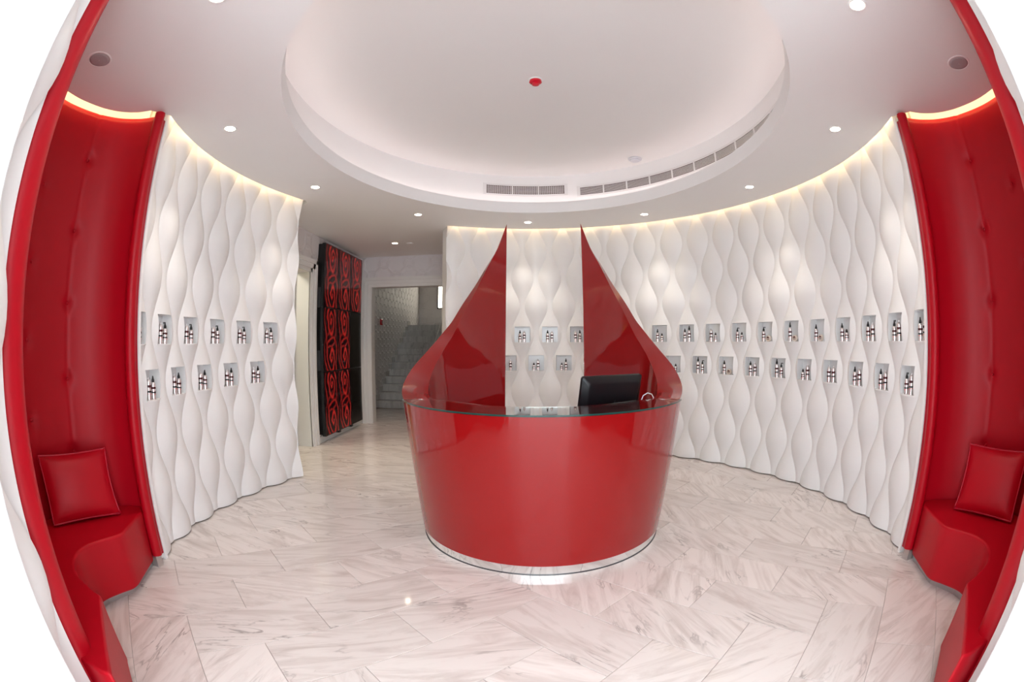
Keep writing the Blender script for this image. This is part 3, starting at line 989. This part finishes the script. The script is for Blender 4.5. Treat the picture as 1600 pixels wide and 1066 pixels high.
mk('kick_plate', V, Fc, M['chrome'], desk, True, 40)
V, Fc = [], []
for f in phis: V += [dp(f, .968, 0), dp(f, .968, .0035), dp(f, .95, .0035), dp(f, .95, 0)]
for i in range(216):
    for k in range(4): Fc.append((i * 4 + k, (i + 1) * 4 + k, (i + 1) * 4 + (k + 1) % 4, i * 4 + (k + 1) % 4))
mk('shadow_gap_ring', V, Fc, M['darkgrey'], desk, True, 40)  # thin dark joint line; the gap's shadow is put in as dark colour
# glass counter top
gp = [-66 + 132 * i / 90 for i in range(91)]
V, Fc = [], []
for f in gp:
    th = lerp_tab(TH, abs(f)); e = min(1, (66 - abs(f)) / 9)
    ro = Rz(1.1) + .014; ri = Rz(1.1) - th + .004
    ri = ro - (ro - ri) * (0.25 + .75 * math.sqrt(e)) if e < 1 else ri
    zz = 1.104 + max(0, abs(f) - 58) * .0001
    V += [dp(f, ro, zz), dp(f, ro, zz + .009), dp(f, ri, zz + .009), dp(f, ri, zz)]
for i in range(90):
    for k in (1, 2, 3): Fc.append((i * 4 + k, (i + 1) * 4 + k, (i + 1) * 4 + (k + 1) % 4, i * 4 + (k + 1) % 4))
    Fc.append((i * 4, (i + 1) * 4, (i + 1) * 4 + 1, i * 4 + 1))
Fc += [(0, 1, 2, 3), (360, 363, 362, 361)]
g = mk('glass_top', V, Fc, M['glass'], desk)
V = []
for f in gp:
    ro = Rz(1.1) + .0145; V += [dp(f, ro, 1.1035), dp(f, ro, 1.1135)]
mk('glass_edge', V, [(2 * i, 2 * i + 2, 2 * i + 3, 2 * i + 1) for i in range(90)], M['glassedge'], g)
V, Fc = [], []
for i in range(61):
    f = -100 + 200 * i / 60; V += [dp(f, .28, .74), dp(f, .78 if abs(f) < 70 else .86, .74), dp(f, .78 if abs(f) < 70 else .86, .71), dp(f, .28, .71)]
for i in range(60):
    for k in range(4): Fc.append((i * 4 + k, (i + 1) * 4 + k, (i + 1) * 4 + (k + 1) % 4, i * 4 + (k + 1) % 4))
mk('worktop', V, Fc, M['lacquer'], desk)

# monitor, seen from behind
mon = empty('computer_monitor', (0.478, 3.55, 0.741), math.radians(24))
tag(mon, 'black desktop monitor seen from behind on the reception desk', 'monitor')
tl = math.radians(12)


def mpt(x, d, h):       # d: towards the visitor (back of the screen), leaning back
    return (x, -d * cos(tl) - h * sin(tl), h * cos(tl) - d * sin(tl))


def rrect(w, h, r, n=5):
    out = []
    for cx, cy, a0 in ((w / 2 - r, h / 2 - r, 0), (-w / 2 + r, h / 2 - r, 90), (-w / 2 + r, -h / 2 + r, 180), (w / 2 - r, -h / 2 + r, 270)):
        for k in range(n + 1):
            a = math.radians(a0 + 90 * k / n); out.append((cx + r * cos(a), cy + r * sin(a)))
    return out


mw_, mh_, hc = .525, .345, .385
levels = [(mw_, mh_, 0.0, .018), (mw_, mh_, .018, .018), (mw_ - .02, mh_ - .02, .026, .018), (mw_ - .075, mh_ - .07, .048, .03), (mw_ - .10, mh_ - .10, .052, .03)]
V, Fc = [], []
for w_, h_, d_, r_ in levels:
    V += [mpt(x, d_, hc + y) for x, y in rrect(w_, h_, r_)]
nr = 24
for l in range(len(levels) - 1):
    for k in range(nr): Fc.append((l * nr + k, l * nr + (k + 1) % nr, (l + 1) * nr + (k + 1) % nr, (l + 1) * nr + k))
Fc += [tuple(range((len(levels) - 1) * nr, len(levels) * nr)), tuple(range(nr - 1, -1, -1))]
case = mk('back_case', V, Fc, M['blacks'], mon, True, 28)
mk('bezel', *(lambda a: (a[0], a[1]))(join((lambda ring: ([mpt(x, d, hc + y) for d in (-.004, .006) for x, y in ring], [(k, (k + 1) % nr, nr + (k + 1) % nr, nr + k) for k in range(nr)] + [tuple(range(nr - 1, -1, -1))]))(rrect(mw_ + .004, mh_ + .004, .019)))), M['darkgrey'], mon, True, 40)
mk('vent_slot', [mpt(x, d, hc + .128 + y) for x, y, d in ((-.12, -.004, .0485), (.17, -.004, .0485), (.17, .004, .0475), (-.12, .004, .0475))], [(0, 1, 2, 3)], M['black'], case)
V, Fc = join(*[(lambda q: ([mpt(-.232 + (0 if k % 2 else .004) + x, .0305 + (x + .006) * .35, hc - .11 + .028 * k + y) for x, y in ((-.006, -.008), (.006, -.008), (.006, .008), (-.006, .008))], [(0, 1, 2, 3)]))(0) for k in range(8)])
mk('port', V, Fc, M['darkgrey'], case)
mk('stand', *tube([mpt(0, .05, .24), (0, -.09, .14), (0, -.02, .02)], .022, 12), M['blacks'], mon, True)
mk('stand_base', *lathe([(.12, 0), (.12, .008), (.10, .014)], 28), M['blacks'], mon, loc=(0, -.01, 0))
txt = bpy.data.curves.new('logo', 'FONT'); txt.body = 'hp'; txt.size = .07; txt.shear = .35; txt.align_x = 'CENTER'; txt.extrude = .0006
to = bpy.data.objects.new('logo_text', txt); COL.objects.link(to)
dg = bpy.context.evaluated_depsgraph_get(); dg.update()
lm = bpy.data.meshes.new_from_object(to.evaluated_get(dg)); bpy.data.objects.remove(to)
lm.transform(Matrix(((-1, 0, 0, 0), (0, 1, 0, 0), (0, 0, 1, 0), (0, 0, 0, 1))))
for v in lm.vertices:
    x, y, z = v.co; v.co = mpt(-x + .03, .0525 + z, hc - .05 + y)
lm.materials.clear()
obj('logo', lm, M['darkgrey'], case)['label'] = 'slanted tone-on-tone maker emblem'
cb = mk('cable', *tube([(x + .015, 3.50 + .008 * k, z) for k, (x, z) in enumerate(((.745, .96), (.748, 1.09), (.765, 1.125), (.80, 1.142), (.835, 1.132), (.855, 1.10), (.862, 1.0), (.865, .76)))], .004, 8), M['cable'], None, True)
tag(cb, 'thin white cable looping beside the monitor', 'cable')

# ------------------------------------------------------------------ bottles in the niches


def bottle_proto(kind, hgt, rad=.0205):
    parts = []
    if kind == 'jar':
        b = lathe([(.030, 0), (.034, .004), (.034, .026), (.031, .030), (.029, .030)], 22)
        l1 = box(-.019, .019, -.0005, .0008, .004, .019)
        parts = [('jar_body', b, 'cream'), ('maroon_label', ([(x, z - .001, .0306) for x, z in [(.021 * cos(a), .004 + .017 * sin(a)) for a in [pi * k / 8 for k in range(9)]]], [tuple(range(9))]), 'maroon'),
                 ('black_label', ([(-.018, -.012, .0306), (.018, -.012, .0306), (.020, -.005, .0306), (-.020, -.005, .0306)], [(0, 1, 2, 3)]), 'black')]
        return parts
    bt = hgt * (.74 if kind != 'dome' else 1.0)
    if kind == 'dome':
        prof = [(rad, 0), (rad, bt - .026), (rad * .93, bt - .016), (rad * .72, bt - .007), (rad * .35, bt - .002), (.006, bt)]
    else:
        prof = [(rad, 0), (rad, bt - .018), (rad * .88, bt - .008), (rad * .6, bt - .002), (.009, bt)]
    parts.append(('body', lathe(prof, 18), 'silver'))
    h1, h2 = bt * .60, bt * .36
    parts.append(('maroon_band', lathe([(rad + .0004, h1), (rad + .0004, h1 + bt * .12)], 18, False), 'maroon'))
    parts.append(('black_band', lathe([(rad + .0004, h2), (rad + .0004, h2 + bt * .085)], 18, False), 'black'))
    parts.append(('red_line', lathe([(rad + .0004, h2 - .008), (rad + .0004, h2 - .0055)], 18, False), 'redline'))
    if kind == 'dome':
        parts.append(('clear_tip', lathe([(.006, bt - .001), (.005, bt + .010), (.002, bt + .012)], 10), 'silver'))
    else:
        parts.append(('cap', lathe([(.0125, bt - .004), (.0125, bt + (hgt - bt) * .35), (.008, bt + (hgt - bt) * .55), (.0045, hgt)], 14), 'black'))
        if kind == 'pump':
            parts.append(('nozzle', join(box(-.004, .024, -.004, .004, hgt - .002, hgt + .004), box(.020, .024, -.003, .003, hgt - .009, hgt)), 'black'))
    return parts


PROTO = {k: bottle_proto(*v) for k, v in {'T': ('spray', .205), 'M': ('spray', .170), 'S': ('spray', .112), 'P': ('pump', .160), 'D': ('dome', .150), 'J': ('jar', .03)}.items()}
PME = {}
for k, parts in PROTO.items():
    PME[k] = []
    for nme, (v, f), mm_ in parts:
        me = mesh(nme, v, f, True, 40); me.materials.append(M[mm_]); PME[k].append((nme, me))
WORD = {'T': ('spray_bottle', 'tall silver banded spray bottle with black cap', 'bottle'), 'M': ('spray_bottle', 'silver banded bottle with pointed black cap', 'bottle'),
        'S': ('travel_bottle', 'short silver banded bottle with pointed black cap', 'bottle'), 'P': ('pump_bottle', 'silver banded bottle with black pump', 'bottle'),
        'D': ('dome_bottle', 'round-topped silver banded bottle', 'bottle'), 'J': ('cream_jar', 'round silver jar propped on its edge', 'jar')}
CONT = {}
for h2, c in zip((0, 2, 4), ('MD', 'MD', 'DM')): CONT[('R', h2)] = c
for h2, c in zip((-1, 1, 3), (' D', 'SD', 'SM')): CONT[('R', h2)] = c
for h2, c in zip(range(10, 32, 2), ('MS', 'MT', 'DS', 'PS', 'PJ', 'TJ', 'MJ', 'MS', 'MD', 'PD', 'MD')): CONT[('R', h2)] = c
for h2, c in zip(range(11, 31, 2), ('SS', 'TP', 'MJ', 'MD', 'TP', 'SD', 'DD', 'MD', 'MD', 'PD')): CONT[('R', h2)] = c
for h2 in range(0, 12, 2): CONT[('L', h2)] = 'DP'
for h2 in range(1, 11, 2): CONT[('L', h2)] = 'DM'
ORD = ['first', 'second', 'third', 'fourth', 'fifth', 'sixth', 'seventh', 'eighth', 'ninth', 'tenth', 'eleventh', 'twelfth']


def niche_words(key):
    side, h2 = key
    up = h2 % 2 == 0
    row = 'upper' if up else 'lower'
    if side == 'L':
        i = (10 - h2) // 2 if up else (9 - h2) // 2
        return '%s %s niche from booth, short wave wall' % (ORD[i], row)
    if h2 < 6:
        i = (h2 // 2) if up else (h2 + 1) // 2
        return '%s %s niche seen between the desk fins' % (ORD[i], row)
    i = (30 - h2) // 2 if up else (29 - h2) // 2
    return '%s %s niche from booth, long wave wall' % (ORD[i], row)


for key, content in CONT.items():
    c, z0 = NB[key]
    place = niche_words(key)
    for j, k in enumerate(content):
        if k == ' ': continue
        off = ((-.036, .020) if key[0] == 'L' else (-.034, .026))[j]
        if k == 'J': off = .045
        x, y, nx, ny = wall_pt(c + off, (0.004, 0.016)[j] if key[0] == 'L' else (0.014, 0.002)[j])
        nme, lab, cat = WORD[k]
        if content[0] == content[1]:
            lab = {'S': 'short silver bottle', 'D': 'round-topped silver bottle'}[k] + (' on desk side' if j == 0 else ' on booth side')
        r = empty(nme, (x, y, z0 + .002), math.atan2(nx, -ny))
        tag(r, lab + ', ' + place, cat, 'products in the wall niches')
        if k == 'J':
            r.location = (x, y, z0 + .035)
        for pn_, me in PME[k]:
            o = obj(pn_, me, None, r)
            if k == 'J':
                o.rotation_euler = (pi / 2, 0, 0)
            elif pn_ == 'nozzle':
                o.rotation_euler = (0, 0, 0 if key[0] == 'R' else pi)

# ------------------------------------------------------------------ ceiling fittings
DL = [(-2.29, 2.74, 'over the short wave wall near its red booth'), (2.29, 2.74, 'over the long wave wall near its red booth'),
      (-2.26, 4.38, 'over the hall end of the short wave wall'), (2.26, 4.40, 'over the long wave wall between booth and desk fin'),
      (-1.45, 5.78, 'at the mouth of the hall beside the desk'), (1.41, 5.80, 'behind the desk towards the long wave wall'),
      (-0.07, 6.34, 'behind the gap between the desk fins'), (1.53, 1.32, 'in front of the booth on the long wave wall side'),
      (-1.50, 1.32, 'in front of the booth on the short wave wall side'), (-2.22, 7.45, 'in the hall before the stair doorway')]
for x, y, where in DL:
    r = empty('downlight', (x, y, H)); tag(r, 'round recessed downlight ' + where, 'ceiling light', 'recessed ceiling downlights')
    mk('trim_ring', *lathe([(.043, .002), (.043, -.003), (.056, -.004), (.060, .001), (.060, .004)], 28, False), M['ceil'], r, True)
    mk('lamp_lens', [( .044 * cos(2 * pi * k / 24), .044 * sin(2 * pi * k / 24), -.0015) for k in range(24)], [tuple(range(23, -1, -1))], M['lens'], r)
    ld = bpy.data.lights.new('spot', 'SPOT'); ld.energy = SPOT_W * (2.6 if y > 7 else 1); ld.color = (1.0, 0.80, 0.62) if y > 7 else (1.0, 0.91, 0.80); ld.spot_size = math.radians(92); ld.spot_blend = .85; ld.shadow_soft_size = .03
    lo = bpy.data.objects.new('lamp', ld); COL.objects.link(lo); lo.parent = r; lo.location = (0, 0, -.02)
for sx, nm in ((1, 'long'), (-1, 'short')):
    r = empty('ceiling_speaker', (sx * 2.47, 1.32, H)); tag(r, 'round grey ceiling speaker over the booth by the %s wave wall' % nm, 'speaker', 'ceiling speakers')
    mk('trim_ring', *lathe([(.078, .001), (.078, -.004), (.090, -.005), (.096, .001)], 32, False), M['ceil'], r, True)
    mk('speaker_grille', *lathe([(.079, .0), (.079, -.003), (.06, -.006), (.02, -.007), (.001, -.007)], 32, False), M['speaker'], r, True)
    mk('centre_badge', *lathe([(.005, -.006), (.005, -.009), (.0005, -.0092)], 10), M['steel'], r)
# fire detector, red, middle of the oval
r = empty('fire_detector', (0.0, 3.49, ZU)); tag(r, 'red domed fire detector in the middle of the oval ceiling', 'detector')
mk('base_ring', *lathe([(.052, 0), (.058, -.008), (.05, -.016)], 28), M['ceil'], r, True)
mk('red_cover', *lathe([(.05, -.014), (.052, -.03), (.044, -.038), (.03, -.04), (.03, -.056), (.012, -.062), (.001, -.062)], 28), M['redplastic'], r, True, 40)
r = empty('smoke_detector', (1.205, 5.26, ZU)); tag(r, 'white round smoke detector near the long ceiling grille', 'detector')
mk('base_ring', *lathe([(.085, 0), (.085, -.012), (.07, -.018)], 28), M['detector'], r, True)
mk('sensor_head', *lathe([(.06, -.016), (.055, -.034), (.03, -.042), (.001, -.043)], 28), M['detector'], r, True)
r = empty('smoke_detector', (-1.98, 7.5, H)); tag(r, 'small flat white detector beside the hall downlight', 'detector')
mk('base_ring', *lathe([(.055, 0), (.055, -.008), (.04, -.012)], 24), M['ceil'], r, True)
mk('sensor_head', *lathe([(.03, -.01), (.025, -.016), (.001, -.017)], 20), M['slat'], r, True)
# oval-wall air grilles


def up_pt(t, d, z): return ((UA - d) * sin(t), OC + (UB - d) * cos(t), z)


def grille(t0, t1, z0, z1, npan, nh, nv, label):
    r = empty('air_grille', (0, OC + UB, z0)); tag(r, label, 'air grille')
    def q(t, d, z):
        a = up_pt(t, d, z); return (a[0], a[1] - OC - UB, a[2] - z0)
    N_ = max(12, int((t1 - t0) * 50))
    ts = [t0 + (t1 - t0) * k / N_ for k in range(N_ + 1)]
    mk('duct', [q(t, .003, z) for t in ts for z in (z0, z1)], [(2 * k, 2 * k + 2, 2 * k + 3, 2 * k + 1) for k in range(N_)], M['grillback'], r)
    def bar(name, ta, tb, za, zb, d):
        n_ = max(1, int(abs(tb - ta) * 50)); V, Fc = [], []
        for k in range(n_ + 1):
            t = ta + (tb - ta) * k / n_
            V += [q(t, .002, za), q(t, d, za), q(t, d, zb), q(t, .002, zb)]
        for k in range(n_):
            for j in range(4): Fc.append((k * 4 + j, k * 4 + 4 + j, k * 4 + 4 + (j + 1) % 4, k * 4 + (j + 1) % 4))
        Fc += [(0, 1, 2, 3), (n_ * 4 + 3, n_ * 4 + 2, n_ * 4 + 1, n_ * 4)]
        return mk(name, V, Fc, M['slat'], r)
    e = .02
    bar('frame_bar', t0 - e, t1 + e, z1, z1 + .022, .012); bar('frame_bar', t0 - e, t1 + e, z0 - .022, z0, .012)
    bar('frame_bar', t0 - e, t0, z0, z1, .012); bar('frame_bar', t1, t1 + e, z0, z1, .012)
    for k in range(1, npan): bar('mullion', t0 + (t1 - t0) * k / npan - .004, t0 + (t1 - t0) * k / npan + .004, z0, z1, .012)
    for k in range(1, nh): bar('vane', t0, t1, z0 + (z1 - z0) * k / nh - .002, z0 + (z1 - z0) * k / nh + .002, .010)
    for k in range(1, nv): bar('upright_vane', t0 + (t1 - t0) * k / nv - .0012, t0 + (t1 - t0) * k / nv + .0012, z0, z1, .006)


def tt(x): return math.asin(x / UA)


grille(tt(-.597), tt(.407), 3.435, 3.548, 3, 6, 42, 'short curved white air grille behind the desk fins')
grille(tt(.605), pi / 2 + .22, 3.40, 3.50, 10, 7, 0, 'long curved white air grille along the oval towards the long wave wall')

# ------------------------------------------------------------------ light of the rooms beyond
# the side room is seen lit through its doorway; its ceiling lamp is outside the picture
for nm, loc_, e, col, size in (('side_room_lamp_offscreen', (-4.0, 5.6, 2.9), 14, (1, .93, .78), .4),):
    ld = bpy.data.lights.new(nm, 'AREA'); ld.energy = e; ld.color = col; ld.size = size
    lo = bpy.data.objects.new(nm, ld); COL.objects.link(lo); lo.location = loc_
